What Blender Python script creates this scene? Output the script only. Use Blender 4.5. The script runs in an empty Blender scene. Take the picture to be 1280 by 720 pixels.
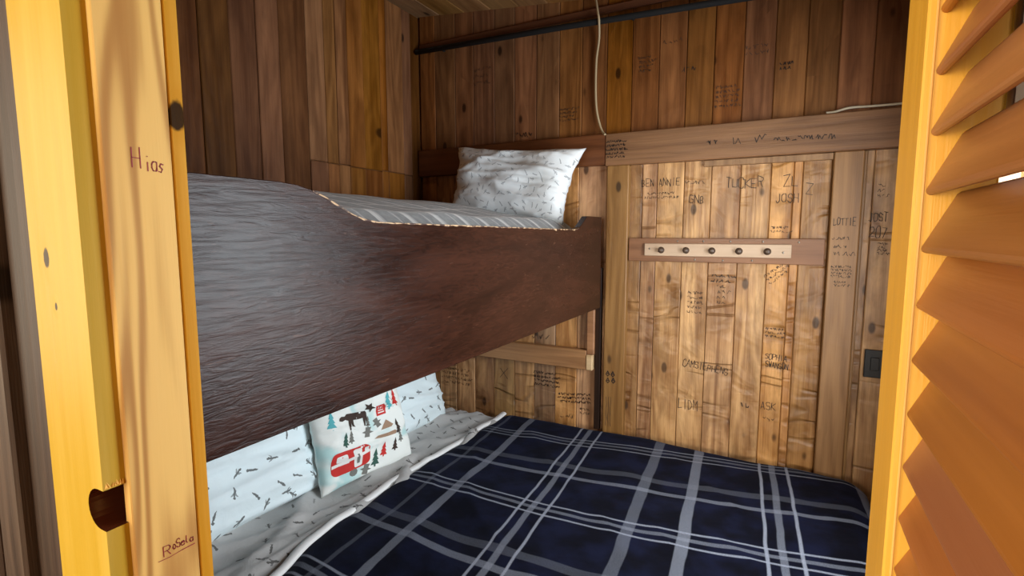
import bpy, bmesh, math, random
from mathutils import Vector, Matrix, noise, Euler
random.seed(7)
scene = bpy.context.scene
COL = scene.collection
R = math.radians

# ------------------------------------------------------------------ camera
cam_data = bpy.data.cameras.new('camera')
cam_data.sensor_width = 36.0
cam_data.lens = 36.0 * 640 / 1280
cam_data.clip_start = 0.005
camera = bpy.data.objects.new('camera', cam_data)
camera.location = (0, 0, 1.45)
camera.rotation_euler = (R(90 - 6.1), 0, R(28.0))
COL.objects.link(camera)
scene.camera = camera

# ------------------------------------------------------------------ light
scene.view_settings.view_transform = 'Standard'
scene.view_settings.look = 'None'
scene.view_settings.exposure = 0.0
scene.view_settings.gamma = 1.0
scene.view_settings.use_curve_mapping = False
world = bpy.data.worlds.new('sky'); scene.world = world
world.use_nodes = True
wn = world.node_tree.nodes['Background']
wn.inputs[0].default_value = (0.62, 0.78, 1.0, 1); wn.inputs[1].default_value = 1.0


def area(name, loc, rot, sx, sy, power, col):
    d = bpy.data.lights.new(name, 'AREA'); d.shape = 'RECTANGLE'
    d.size = sx; d.size_y = sy; d.energy = power; d.color = col
    o = bpy.data.objects.new(name, d); o.location = loc; o.rotation_euler = rot
    COL.objects.link(o); return o


# daylight standing outside the bunk-room window (right wall); warm fill behind two added main-room windows
area('daylight_bunk_window', (0.60, 1.30, 1.31), (0, R(90), 0), 0.94, 0.84, 50, (0.88, 0.95, 1.0))
area('added_side_fill', (-2.42, -1.15, 1.50), (0, R(-90), 0), 1.3, 1.4, 102, (1.0, 0.88, 0.66))  # unseen fill added to brighten the casing and slats
area('added_rear_fill', (-0.40, -2.80, 1.40), (R(90), 0, 0), 1.4, 1.1, 118, (1.0, 0.90, 0.72))  # unseen fill added to shine through the doorway onto the panel

# ------------------------------------------------------------------ helpers
WL = {}


def link(o, parent=None):
    COL.objects.link(o)
    WL[o] = Vector(o.location)
    if parent is not None:
        o.parent = parent
        o.location = Vector(o.location) - WL[parent]
    return o


def mobj(name, me, mat, loc=(0, 0, 0), parent=None, rot=None, smooth=False):
    o = bpy.data.objects.new(name, me)
    o.location = loc
    if rot is not None: o.rotation_euler = rot
    if mat is not None:
        for m in (mat if isinstance(mat, (list, tuple)) else [mat]):
            if m.name not in [s.name for s in me.materials if s]: me.materials.append(m)
    if smooth:
        me.polygons.foreach_set('use_smooth', [True] * len(me.polygons))
    return link(o, parent)


def mesh(name, v, f):
    me = bpy.data.meshes.new(name); me.from_pydata([tuple(p) for p in v], [], f); me.update(); return me


def bm_mesh(name, bm):
    bmesh.ops.recalc_face_normals(bm, faces=bm.faces)
    me = bpy.data.meshes.new(name); bm.to_mesh(me); bm.free(); return me


def box_bm(bm, x0, x1, y0, y1, z0, z1):
    vs = [bm.verts.new(p) for p in ((x0, y0, z0), (x1, y0, z0), (x1, y1, z0), (x0, y1, z0), (x0, y0, z1), (x1, y0, z1), (x1, y1, z1), (x0, y1, z1))]
    for q in ((0, 3, 2, 1), (4, 5, 6, 7), (0, 1, 5, 4), (1, 2, 6, 5), (2, 3, 7, 6), (3, 0, 4, 7)):
        bm.faces.new([vs[i] for i in q])
    return vs


def box(name, x0, x1, y0, y1, z0, z1, mat, parent=None, bev=0.002, seg=1, fn=None):
    """one bevelled board, origin at its base centre"""
    c = Vector(((x0 + x1) / 2, (y0 + y1) / 2, z0))
    bm = bmesh.new()
    box_bm(bm, x0 - c.x, x1 - c.x, y0 - c.y, y1 - c.y, 0, z1 - z0)
    if bev:
        bmesh.ops.bevel(bm, geom=list(bm.edges), offset=bev, segments=seg, affect='EDGES', profile=0.5)
    if fn:
        for v in bm.verts: v.co = fn(v.co + c) - c
    return mobj(name, bm_mesh(name, bm), mat, c, parent)


def prism(name, pts, axis, a0, a1, mat, parent=None, bev=0.0, loc=None):
    """extrude polygon pts along an axis; pts are (other two coordinates in order)"""
    def mk(p, a):
        return {0: (a, p[0], p[1]), 1: (p[0], a, p[1]), 2: (p[0], p[1], a)}[axis]
    c = Vector(mk(pts[0], a0)) if loc is None else Vector(loc)
    bm = bmesh.new()
    A = [bm.verts.new(Vector(mk(p, a0)) - c) for p in pts]
    B = [bm.verts.new(Vector(mk(p, a1)) - c) for p in pts]
    bm.faces.new(A); bm.faces.new(B[::-1])
    n = len(pts)
    for i in range(n): bm.faces.new([A[i], A[(i + 1) % n], B[(i + 1) % n], B[i]])
    bmesh.ops.recalc_face_normals(bm, faces=bm.faces)
    if bev:
        bmesh.ops.bevel(bm, geom=[e for e in bm.edges if e.calc_face_angle(0) > 0.4], offset=bev, segments=1, affect='EDGES', profile=0.5)
    return mobj(name, bm_mesh(name, bm), mat, c, parent)


def tube(name, pts, r, mat, parent=None, n=10, sub=6, ends=True):
    """swept round tube through points (Catmull-Rom)"""
    P = [Vector(p) for p in pts]
    if sub > 1 and len(P) > 2:
        Q = []
        for i in range(len(P) - 1):
            p0 = P[max(i - 1, 0)]; p1 = P[i]; p2 = P[i + 1]; p3 = P[min(i + 2, len(P) - 1)]
            for k in range(sub):
                t = k / sub
                Q.append(0.5 * ((2 * p1) + (-p0 + p2) * t + (2 * p0 - 5 * p1 + 4 * p2 - p3) * t * t + (-p0 + 3 * p1 - 3 * p2 + p3) * t ** 3))
        Q.append(P[-1]); P = Q
    c = P[0].copy()
    v = []; f = []
    up = Vector((0.3, 0.9, 0.2)).normalized()
    for i, p in enumerate(P):
        t = (P[min(i + 1, len(P) - 1)] - P[max(i - 1, 0)]).normalized()
        s = t.cross(up).normalized(); u = s.cross(t)
        for k in range(n):
            a = 2 * math.pi * k / n
            v.append(p - c + (s * math.cos(a) + u * math.sin(a)) * r)
    for i in range(len(P) - 1):
        for k in range(n):
            f.append((i * n + k, i * n + (k + 1) % n, (i + 1) * n + (k + 1) % n, (i + 1) * n + k))
    if ends:
        f.append(tuple(range(n))[::-1]); f.append(tuple(range((len(P) - 1) * n, len(P) * n)))
    return mobj(name, mesh(name, v, f), mat, c, parent, smooth=True)


def empty(name, loc):
    o = bpy.data.objects.new(name, None); o.location = loc; o.empty_display_size = 0.05
    return link(o)


def tag(o, label, cat, group=None):
    o['label'] = label; o['category'] = cat
    if group: o['group'] = group
    return o


def struct(o):
    o['kind'] = 'structure'; return o


# ------------------------------------------------------------------ materials
class N:
    """tiny node-graph builder"""
    def __init__(s, name):
        s.m = bpy.data.materials.new(name); s.m.use_nodes = True
        s.t = s.m.node_tree; s.b = s.t.nodes['Principled BSDF']

    def node(s, typ, **kw):
        n = s.t.nodes.new(typ)
        for k, v in kw.items(): setattr(n, k, v)
        return n

    def put(s, sock, val):
        if val is None: return
        if isinstance(val, bpy.types.NodeSocket): s.t.links.new(val, sock)
        else:
            if isinstance(val, (tuple, list)) and len(val) == 3 and sock.type == 'RGBA': val = (*val, 1)
            sock.default_value = val

    def math(s, op, a, b=None, c=None, clamp=False):
        n = s.node('ShaderNodeMath', operation=op); n.use_clamp = clamp
        s.put(n.inputs[0], a); s.put(n.inputs[1], b)
        if c is not None: s.put(n.inputs[2], c)
        return n.outputs[0]

    def vmath(s, op, a, b=None, out=0):
        n = s.node('ShaderNodeVectorMath', operation=op)
        s.put(n.inputs[0], a); s.put(n.inputs[1], b)
        return n.outputs[out]

    def mul3(s, v, k): return s.vmath('MULTIPLY', v, k)

    def noise(s, v, scale=1.0, detail=2.0, dist=0.0, rough=0.5, col=False):
        n = s.node('ShaderNodeTexNoise'); s.put(n.inputs['Vector'], v)
        n.inputs['Scale'].default_value = scale; n.inputs['Detail'].default_value = detail
        n.inputs['Distortion'].default_value = dist; n.inputs['Roughness'].default_value = rough
        return n.outputs[1 if col else 0]

    def smooth(s, x, lo, hi, a=0.0, b=1.0):
        n = s.node('ShaderNodeMapRange', interpolation_type='SMOOTHSTEP')
        s.put(n.inputs[0], x); n.inputs[1].default_value = lo; n.inputs[2].default_value = hi
        n.inputs[3].default_value = a; n.inputs[4].default_value = b
        return n.outputs[0]

    def mix(s, fac, a, b, blend='MIX'):
        n = s.node('ShaderNodeMix', data_type='RGBA', blend_type=blend)
        s.put(n.inputs[0], fac); s.put(n.inputs[6], a); s.put(n.inputs[7], b)
        return n.outputs[2]

    def bump(s, h, strength=0.3, dist=0.01):
        n = s.node('ShaderNodeBump'); n.inputs['Strength'].default_value = strength
        n.inputs['Distance'].default_value = dist; s.put(n.inputs['Height'], h)
        s.put(s.b.inputs['Normal'], n.outputs[0])


def plain(name, col, rough=0.5, metal=0.0, coat=0.0):
    g = N(name); g.b.inputs['Base Color'].default_value = (*col, 1)
    g.b.inputs['Roughness'].default_value = rough; g.b.inputs['Metallic'].default_value = metal
    g.b.inputs['Coat Weight'].default_value = coat
    tc = g.node('ShaderNodeTexCoord')
    g.bump(g.noise(tc.outputs['Object'], 120, 3), 0.05, 0.002)
    return g.m


def wood(name, dark, light, axis=2, rough=0.42, var=0.22, knots=True, bump=0.5, spots=(), wave=0.0, fibre=1.0, spec=0.5, ring=1.0, knotcol=None, coat=0.0, knot_amt=0.5, mottled=0.0, crease=0.0):
    """pine-like board; grain runs along the given object axis, every object varies by its random value"""
    g = N(name)
    tc = g.node('ShaderNodeTexCoord'); oi = g.node('ShaderNodeObjectInfo')
    rnd = oi.outputs['Random']
    sp = g.node('ShaderNodeSeparateXYZ'); g.put(sp.inputs[0], tc.outputs['Object'])
    cb = g.node('ShaderNodeCombineXYZ')
    order = {2: (0, 1, 2), 0: (1, 2, 0), 1: (0, 2, 1)}[axis]
    for i, k in enumerate(order): g.t.links.new(sp.outputs[k], cb.inputs[i])
    off = g.node('ShaderNodeCombineXYZ')
    g.put(off.inputs[0], g.math('MULTIPLY', rnd, 31.7)); g.put(off.inputs[1], g.math('MULTIPLY', rnd, 17.3)); g.put(off.inputs[2], g.math('MULTIPLY', rnd, 53.9))
    p = g.vmath('ADD', cb.outputs[0], off.outputs[0])
    # knots first so that they bend the grain
    kn = None
    if knots:
        vo = g.node('ShaderNodeTexVoronoi', feature='F1'); g.put(vo.inputs['Vector'], g.mul3(p, (9, 9, 3.1)))
        vo.inputs['Scale'].default_value = 1.0; vo.inputs['Randomness'].default_value = 1.0
        dk = g.vmath('SUBTRACT', g.mul3(p, (9, 9, 3.1)), vo.outputs['Position'])
        dk = g.vmath('LENGTH', g.mul3(dk, (1.0, 0.35, 1.45)), out=1)
        sc = g.node('ShaderNodeSeparateColor'); g.put(sc.inputs[0], vo.outputs['Color'])
        on = g.smooth(sc.outputs[0], 1 - knot_amt - 0.02, 1 - knot_amt + 0.02)
        kn = g.math('MULTIPLY', g.smooth(dk, 0.135, 0.07), on)
        halo = g.math('MULTIPLY', g.smooth(dk, 0.50, 0.10), on)
    for pos, size in spots:
        d = g.vmath('SUBTRACT', tc.outputs['Object'], pos)
        st = [1.0, 1.0, 1.0]; st[axis] = 0.62
        d = g.vmath('LENGTH', g.mul3(d, tuple(st)), out=1)
        d = g.math('ADD', d, g.math('MULTIPLY', g.math('SUBTRACT', g.noise(tc.outputs['Object'], 90, 2), 0.5), size * 0.5))
        k1 = g.smooth(d, size, size * 0.7); h1 = g.smooth(d, size * 3.2, size * 0.8)
        kn = k1 if kn is None else g.math('MAXIMUM', kn, k1)
        halo = h1 if len(spots) and not knots and pos == spots[0][0] else g.math('MAXIMUM', halo, h1)
    low = g.noise(g.mul3(p, (7, 7, 0.55)), 1, 2, 0.4)
    if kn is not None: low = g.math('ADD', low, g.math('MULTIPLY', halo, 0.05))
    rings = g.math('SINE', g.math('MULTIPLY', low, 62.0 if ring < 3 else 110.0))
    rings = g.math('MULTIPLY_ADD', rings, 0.5, 0.5)
    broad = g.noise(g.mul3(p, (22, 22, 1.2)), 1, 4, 0.6)
    fib = g.noise(g.mul3(p, (210, 210, 6)), 1, 3, 0.2, 0.6)
    t = g.math('MULTIPLY', broad, 0.62)
    t = g.math('ADD', t, g.math('MULTIPLY', rings, 0.11 * ring))
    t = g.math('ADD', t, g.math('MULTIPLY', fib, 0.26 * fibre))
    t = g.smooth(t, 0.24, 0.74)
    col = g.mix(t, dark, light)
    if mottled:
        mo = g.smooth(g.noise(g.mul3(p, (13, 13, 4.5)), 1, 4, 0.5, 0.6), 0.36, 0.72)
        col = g.mix(g.math('MULTIPLY', mo, mottled), col, tuple(c * 0.45 for c in dark))
    cr = None
    if crease:
        cn = g.noise(g.mul3(p, (2.6, 2.6, 10.0)), 1, 1.0, 0.6)
        cr = g.smooth(g.math('ABSOLUTE', g.math('SUBTRACT', cn, 0.52)), 0.060, 0.0)
        cr = g.math('MULTIPLY', cr, g.smooth(g.noise(g.mul3(p, (3.0, 3.0, 3.0)), 1, 1), 0.47, 0.58))
        col = g.mix(g.math('MULTIPLY', cr, crease), col, tuple(c * 0.45 for c in dark))
    if kn is not None:
        kc = knotcol or tuple(c * 0.28 for c in dark)
        col = g.mix(g.math('MULTIPLY', halo, 0.35), col, dark)
        col = g.mix(g.math('MULTIPLY', kn, 0.95), col, kc)
    # board to board variation
    val = g.math('MULTIPLY_ADD', g.math('FRACT', g.math('MULTIPLY', rnd, 7.77)), 2 * var, 1 - var)
    hs = g.node('ShaderNodeHueSaturation')
    g.put(hs.inputs['Hue'], g.math('MULTIPLY_ADD', g.math('FRACT', g.math('MULTIPLY', rnd, 3.31)), 0.010, 0.495))
    g.put(hs.inputs['Saturation'], g.math('MULTIPLY_ADD', g.math('FRACT', g.math('MULTIPLY', rnd, 5.13)), 0.20, 0.92))
    g.put(hs.inputs['Value'], val); g.put(hs.inputs['Color'], col)
    g.put(g.b.inputs['Base Color'], hs.outputs[0])
    g.put(g.b.inputs['Roughness'], g.math('MULTIPLY_ADD', broad, 0.25, rough - 0.12))
    g.b.inputs['Specular IOR Level'].default_value = spec
    g.b.inputs['Coat Weight'].default_value = coat; g.b.inputs['Coat Roughness'].default_value = 0.25
    h = g.math('MULTIPLY', fib, 0.35)
    h = g.math('ADD', h, g.math('MULTIPLY', rings, 0.12))
    if wave:
        w = g.noise(g.mul3(p, (6.5, 6.5, 8.5)), 1, 2, 1.0)
        h = g.math('ADD', h, g.math('MULTIPLY', w, wave))
    if kn is not None: h = g.math('ADD', h, g.math('MULTIPLY', halo, 0.6 if wave else 0.25))
    if cr is not None: h = g.math('SUBTRACT', h, g.math('MULTIPLY', cr, 1.4))
    g.bump(h, bump, 0.004)
    return g.m


M = {}
M['wall'] = wood('pine_stained', (0.135, 0.049, 0.015), (0.33, 0.140, 0.048), 2, 0.46, 0.17, wave=1.3, bump=0.6, knot_amt=0.55, mottled=0.35, spec=0.2)
M['panel'] = wood('pine_pale', (0.235, 0.095, 0.032), (0.71, 0.405, 0.180), 2, 0.40, 0.30, wave=3.0, bump=0.8, knot_amt=0.55, mottled=0.55, crease=0.34)
M['post'] = wood('pine_post', (0.17, 0.075, 0.026), (0.37, 0.195, 0.078), 2, 0.45, 0.12, wave=0.8, knot_amt=0.3)
M['beam'] = wood('pine_beam', (0.105, 0.043, 0.013), (0.25, 0.120, 0.042), 0, 0.45, 0.12, wave=0.8, knot_amt=0.35)
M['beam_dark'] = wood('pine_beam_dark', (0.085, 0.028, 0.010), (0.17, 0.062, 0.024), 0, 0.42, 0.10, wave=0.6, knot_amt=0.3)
M['gap_shade'] = wood('gap_shade_brown', (0.012, 0.006, 0.004), (0.035, 0.016, 0.009), 2, 0.6, 0.1, knots=False, spec=0.2)  # near-black colour stands in for the shade of the gap by the post
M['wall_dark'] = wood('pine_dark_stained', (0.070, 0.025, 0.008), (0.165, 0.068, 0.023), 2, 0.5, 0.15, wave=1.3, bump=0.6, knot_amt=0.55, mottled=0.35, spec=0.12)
M['ceil'] = wood('pine_ceiling', (0.17, 0.08, 0.026), (0.34, 0.18, 0.07), 1, 0.5, 0.15, wave=0.5)
M['gold'] = wood('pine_gold', (0.60, 0.285, 0.030), (0.83, 0.475, 0.085), 2, 0.45, 0.05, knots=False, bump=0.25, ring=0.55, fibre=0.6)
M['casing'] = wood('pine_casing', (0.43, 0.290, 0.062), (0.55, 0.405, 0.125), 2, 0.42, 0.04, knots=False, bump=0.2, ring=0.35, fibre=0.5, spec=0.06,
                   spots=(((0.002, -0.0, 1.424), 0.0075), ((0.014, 0.0, 1.372), 0.003)), knotcol=(0.012, 0.004, 0.002))
M['stop'] = wood('pine_stop', (0.43, 0.210, 0.034), (0.78, 0.50, 0.112), 2, 0.5, 0.02, knots=False, bump=0.2, ring=3.5, fibre=0.4, spec=0.1)
M['edge'] = wood('pine_edge', (0.50, 0.255, 0.052), (0.72, 0.44, 0.125), 2, 0.5, 0.02, knots=False, bump=0.2, ring=0.6, fibre=0.5, spec=0.06,
                 spots=(((0.0, -0.009, 1.581), 0.012),), knotcol=(0.010, 0.004, 0.002))
M['slat'] = wood('louvre_wood', (0.27, 0.092, 0.022), (0.46, 0.19, 0.056), 1, 0.42, 0.10, knots=False, bump=0.2, ring=0.8, fibre=0.5)
M['outer'] = wood('weathered_board', (0.026, 0.016, 0.012), (0.080, 0.052, 0.037), 2, 0.6, 0.2, wave=0.4, spec=0.12)
M['floor'] = wood('floor_board', (0.16, 0.08, 0.035), (0.30, 0.16, 0.075), 1, 0.4, 0.15)
M['plainwood'] = wood('plain_pine', (0.30, 0.17, 0.08), (0.50, 0.31, 0.16), 2, 0.5, 0.1)
M['hookboard'] = wood('hook_board_wood', (0.16, 0.065, 0.028), (0.27, 0.125, 0.058), 0, 0.42, 0.05, wave=0.4, knot_amt=0.2)
M['strip'] = wood('hook_strip_wood', (0.42, 0.27, 0.17), (0.62, 0.44, 0.30), 0, 0.45, 0.04, knots=False, ring=0.4)
M['ledger'] = wood('ledger_wood', (0.26, 0.105, 0.030), (0.45, 0.205, 0.068), 0, 0.45, 0.08, wave=0.5, knot_amt=0.3)
M['cutend'] = wood('cut_end_wood', (0.50, 0.33, 0.17), (0.70, 0.52, 0.31), 0, 0.6, 0.05, knots=False)


def m_rail():
    g = N('dark_plywood'); tc = g.node('ShaderNodeTexCoord'); p = tc.outputs['Object']
    fib = g.noise(g.mul3(p, (40, 16, 110)), 1, 5, 1.6, 0.6)
    low = g.noise(g.mul3(p, (6, 2.2, 9)), 1, 4, 0.8)
    scr = g.smooth(g.noise(g.mul3(p, (50, 24, 170)), 1, 3, 0.6), 0.69, 0.76)
    sm = g.math('MULTIPLY_ADD', low, 0.6, g.math('MULTIPLY', fib, 0.5))
    col = g.mix(g.smooth(sm, 0.35, 0.80), (0.014, 0.0045, 0.0028), (0.048, 0.015, 0.008))
    col = g.mix(g.math('MULTIPLY', scr, 0.35), col, (0.20, 0.09, 0.05))
    g.put(g.b.inputs['Base Color'], col)
    g.put(g.b.inputs['Roughness'], g.math('MULTIPLY_ADD', low, 0.22, 0.14))
    g.b.inputs['Specular IOR Level'].default_value = 0.16
    h = g.math('ADD', g.math('MULTIPLY', fib, 1.0), g.math('MULTIPLY', low, 0.6))
    g.bump(h, 0.28, 0.003)
    return g.m


M['rail'] = m_rail()


def m_worn():
    g = N('chipped_edge'); tc = g.node('ShaderNodeTexCoord')
    n = g.smooth(g.noise(g.mul3(tc.outputs['Object'], (30, 55, 90)), 1, 4, 0.5, 0.65), 0.46, 0.56)
    g.put(g.b.inputs['Base Color'], g.mix(n, (0.05, 0.018, 0.011), (0.55, 0.36, 0.20)))
    g.b.inputs['Roughness'].default_value = 0.6
    return g.m


M['worn'] = m_worn()


def fabric_base(g, coord, scale=900, amt=0.15):
    w = g.noise(coord, scale, 1)
    g.b.inputs['Roughness'].default_value = 0.9
    g.b.inputs['Specular IOR Level'].default_value = 0.15
    g.b.inputs['Sheen Weight'].default_value = 0.15
    return w


def m_insect(name, base, ink, scale, size=1.0, amt=0.85):
    """cotton with scattered little winged-insect marks, drawn in metric UV space"""
    g = N(name); uv = g.node('ShaderNodeUVMap').outputs[0]
    p = g.vmath('MULTIPLY', uv, (scale, scale, 0))
    wob = g.noise(uv, 160, 2, col=True)
    p = g.vmath('ADD', p, g.mul3(g.vmath('SUBTRACT', wob, (0.5, 0.5, 0.5)), (0.10, 0.10, 0)))
    vo = g.node('ShaderNodeTexVoronoi', feature='F1', voronoi_dimensions='2D'); g.put(vo.inputs['Vector'], p)
    vo.inputs['Scale'].default_value = 1.0; vo.inputs['Randomness'].default_value = 0.75
    d = g.vmath('SUBTRACT', p, vo.outputs['Position'])
    sc = g.node('ShaderNodeSeparateColor'); g.put(sc.inputs[0], vo.outputs['Color'])
    ang = g.math('MULTIPLY', sc.outputs[0], 6.283)
    ro = g.node('ShaderNodeVectorRotate', rotation_type='Z_AXIS'); g.put(ro.inputs['Vector'], d); g.put(ro.inputs['Angle'], ang)
    ss = g.node('ShaderNodeSeparateXYZ'); g.put(ss.inputs[0], ro.outputs[0])

    def ell(dx, dy, a, b):
        u = g.math('DIVIDE', g.math('ADD', ss.outputs[0], dx), a * size); v = g.math('DIVIDE', g.math('ADD', ss.outputs[1], dy), b * size)
        r = g.math('ADD', g.math('MULTIPLY', u, u), g.math('MULTIPLY', v, v))
        return g.smooth(r, 1.15, 0.8)
    body = ell(0, 0, 0.27, 0.055)
    ws = []
    for sg in (0.75, -0.75):
        rv = g.node('ShaderNodeVectorRotate', rotation_type='Z_AXIS'); g.put(rv.inputs['Vector'], ro.outputs[0]); rv.inputs['Angle'].default_value = sg
        s2 = g.node('ShaderNodeSeparateXYZ'); g.put(s2.inputs[0], rv.outputs[0])
        u = g.math('DIVIDE', g.math('ADD', s2.outputs[0], -0.09 * size), 0.17 * size); v = g.math('DIVIDE', s2.outputs[1], 0.04 * size)
        ws.append(g.smooth(g.math('ADD', g.math('MULTIPLY', u, u), g.math('MULTIPLY', v, v)), 1.15, 0.8))
    w1, w2 = ws
    head = ell(-0.25 * size, 0, 0.07, 0.07)
    wing = g.math('MULTIPLY', g.math('MAXIMUM', w1, w2), g.math('GREATER_THAN', sc.outputs[1], 0.45))
    mark = g.math('MAXIMUM', g.math('MAXIMUM', body, head), g.math('MULTIPLY', wing, 0.75))
    mark = g.math('MULTIPLY', mark, g.smooth(sc.outputs[2], 0.10, 0.16))
    g.put(g.b.inputs['Base Color'], g.mix(g.math('MULTIPLY', mark, amt), base, ink))
    w = fabric_base(g, uv)
    h = g.math('ADD', g.math('MULTIPLY', w, 0.10), g.noise(uv, 22, 3, 0.8))
    g.bump(h, 0.35, 0.008)
    return g.m


M['sheet'] = m_insect('insect_print_sheet', (0.47, 0.465, 0.455), (0.06, 0.055, 0.05), 15, 0.85)
M['pillow'] = m_insect('insect_print_cotton', (0.76, 0.87, 0.90), (0.05, 0.05, 0.045), 15, 0.95)
M['pillow_up'] = m_insect('small_print_cotton', (0.80, 0.83, 0.84), (0.14, 0.15, 0.17), 30, 1.15, 0.6)


def m_plaid():
    g = N('navy_plaid_fleece'); uv = g.node('ShaderNodeUVMap').outputs[0]
    wob = g.noise(uv, 6, 2, col=True)
    q = g.vmath('ADD', uv, g.mul3(g.vmath('SUBTRACT', wob, (0.5, 0.5, 0.5)), (0.012, 0.012, 0)))
    ss = g.node('ShaderNodeSeparateXYZ'); g.put(ss.inputs[0], q)
    hair = g.noise(g.mul3(uv, (1, 1, 0)), 420, 3, 0.4, 0.7)

    def stripe(c, pos, w):
        d = g.math('ABSOLUTE', g.math('SUBTRACT', c, pos))
        return g.smooth(d, w * 0.5 + 0.0025, w * 0.5 - 0.002)
    navy = (0.0068, 0.0085, 0.024)
    col = g.mix(g.smooth(g.noise(uv, 9, 3), 0.35, 0.7), (0.0022, 0.0022, 0.0048), (0.0062, 0.0078, 0.0240))
    # stripes lying along the bed width (U) and the bed length (V): position, width, strength
    U = [(-1.135, .014, .18), (-1.02, .030, .45), (-.772, .008, .85), (-.732, .020, .42), (-.682, .008, .85), (-.424, .036, .30), (-.267, .034, .50), (-.048, .009, .85), (-.006, .020, .42), (.044, .009, .85), (.28, .036, .5)]
    V = [(2.118, .008, .6), (2.09, .014, .3), (2.058, .008, .6), (1.846, .036, .16), (1.757, .022, .42), (1.536, .008, .8), (1.503, .016, .38), (1.468, .008, .8), (1.240, .036, .16), (1.165, .026, .38), (.945, .008, .7), (.912, .016, .35), (.88, .008, .7), (.68, .03, .4)]
    tot = None
    for ch, lst in ((ss.outputs[0], U), (ss.outputs[1], V)):
        for pos, w, s in lst:
            k = g.math('MULTIPLY', stripe(ch, pos, w), s)
            tot = k if tot is None else g.math('SUBTRACT', g.math('ADD', tot, k), g.math('MULTIPLY', tot, k))
    tot = g.math('MULTIPLY', tot, g.math('MULTIPLY_ADD', g.smooth(hair, 0.3, 0.7), 0.6, 0.45))
    col = g.mix(tot, col, (0.37, 0.40, 0.48))
    g.put(g.b.inputs['Base Color'], col)
    g.b.inputs['Roughness'].default_value = 0.85; g.b.inputs['Specular IOR Level'].default_value = 0.06
    g.b.inputs['Sheen Weight'].default_value = 0.03; g.b.inputs['Sheen Roughness'].default_value = 0.5
    g.b.inputs['Sheen Tint'].default_value = (0.5, 0.6, 1.0, 1)
    g.bump(g.math('ADD', g.math('MULTIPLY', hair, 0.3), g.noise(uv, 20, 3, 0.5)), 0.35, 0.006)
    return g.m


M['plaid'] = m_plaid()


def m_check():
    g = N('grey_check_cover'); uv = g.node('ShaderNodeUVMap').outputs[0]
    ss = g.node('ShaderNodeSeparateXYZ'); g.put(ss.inputs[0], uv)

    def line(c, per, w, ph=0.0):
        f = g.math('ABSOLUTE', g.math('SUBTRACT', g.math('FRACT', g.math('ADD', g.math('DIVIDE', c, per), ph)), 0.5))
        return g.smooth(f, w / per / 2 + 0.02, w / per / 2)
    l = g.math('MAXIMUM', line(ss.outputs[0], 0.16, 0.012), line(ss.outputs[1], 0.12, 0.014))
    l2 = g.math('MULTIPLY', g.math('MAXIMUM', line(ss.outputs[0], 0.08, 0.004, .3), line(ss.outputs[1], 0.06, 0.006, .3)), 0.5)
    l = g.math('MAXIMUM', l, l2)
    col = g.mix(g.smooth(g.noise(uv, 60, 3), .3, .7), (0.28, 0.29, 0.295), (0.38, 0.39, 0.39))
    g.put(g.b.inputs['Base Color'], g.mix(g.math('MULTIPLY', l, .9), col, (0.80, 0.80, 0.78)))
    w = fabric_base(g, uv); g.bump(w, 0.2, 0.002)
    return g.m


M['check'] = m_check()


def m_cushion():
    g = N('camp_print_cotton'); uv = g.node('ShaderNodeUVMap').outputs[0]
    n = g.smooth(g.noise(uv, 7, 3, 0.5), 0.50, 0.62)
    col = g.mix(g.math('MULTIPLY', n, .75), (0.83, 0.86, 0.82), (0.36, 0.66, 0.66))
    n2 = g.smooth(g.noise(g.vmath('ADD', uv, (3.1, 1.7, 0)), 16, 3, 0.5), 0.66, 0.70)
    col = g.mix(g.math('MULTIPLY', n2, .6), col, (0.20, 0.27, 0.24))
    g.put(g.b.inputs['Base Color'], col)
    w = fabric_base(g, uv); g.bump(g.math('ADD', g.math('MULTIPLY', w, .1), g.noise(uv, 20, 3)), 0.3, 0.006)
    return g.m


M['cushion'] = m_cushion()
M['ink_red'] = plain('print_red', (0.55, 0.028, 0.022), 0.85)
M['ink_white'] = plain('print_white', (0.80, 0.80, 0.76), 0.85)
M['ink_brown'] = plain('print_brown', (0.050, 0.030, 0.022), 0.85)
M['ink_grey'] = plain('print_grey', (0.17, 0.17, 0.15), 0.85)
M['ink_green'] = plain('print_green', (0.035, 0.10, 0.075), 0.85)
M['ink_teal'] = plain('print_teal', (0.10, 0.42, 0.46), 0.85)
M['ink_tan'] = plain('print_tan', (0.35, 0.22, 0.14), 0.85)
M['white_cotton'] = plain('white_cotton', (0.80, 0.80, 0.79), 0.9)
M['marker'] = plain('black_marker', (0.030, 0.017, 0.011), 0.6)
M['marker_faint'] = plain('faded_marker', (0.055, 0.030, 0.017), 0.6)
M['red_marker'] = plain('red_marker', (0.26, 0.008, 0.022), 0.6)
M['black'] = plain('black_plastic', (0.012, 0.012, 0.013), 0.45)
M['rod'] = plain('black_iron', (0.006, 0.0055, 0.0055), 0.85)
M['cable'] = plain('beige_cable', (0.50, 0.38, 0.22), 0.5)
M['cable_white'] = plain('pale_cable', (0.60, 0.53, 0.40), 0.5)
M['brown_gloss'] = plain('brown_lacquer', (0.075, 0.020, 0.009), 0.22)
M['metal'] = plain('aged_metal', (0.32, 0.28, 0.24), 0.4, 0.9)
M['peg'] = plain('dark_peg', (0.075, 0.045, 0.030), 0.35)


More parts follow.
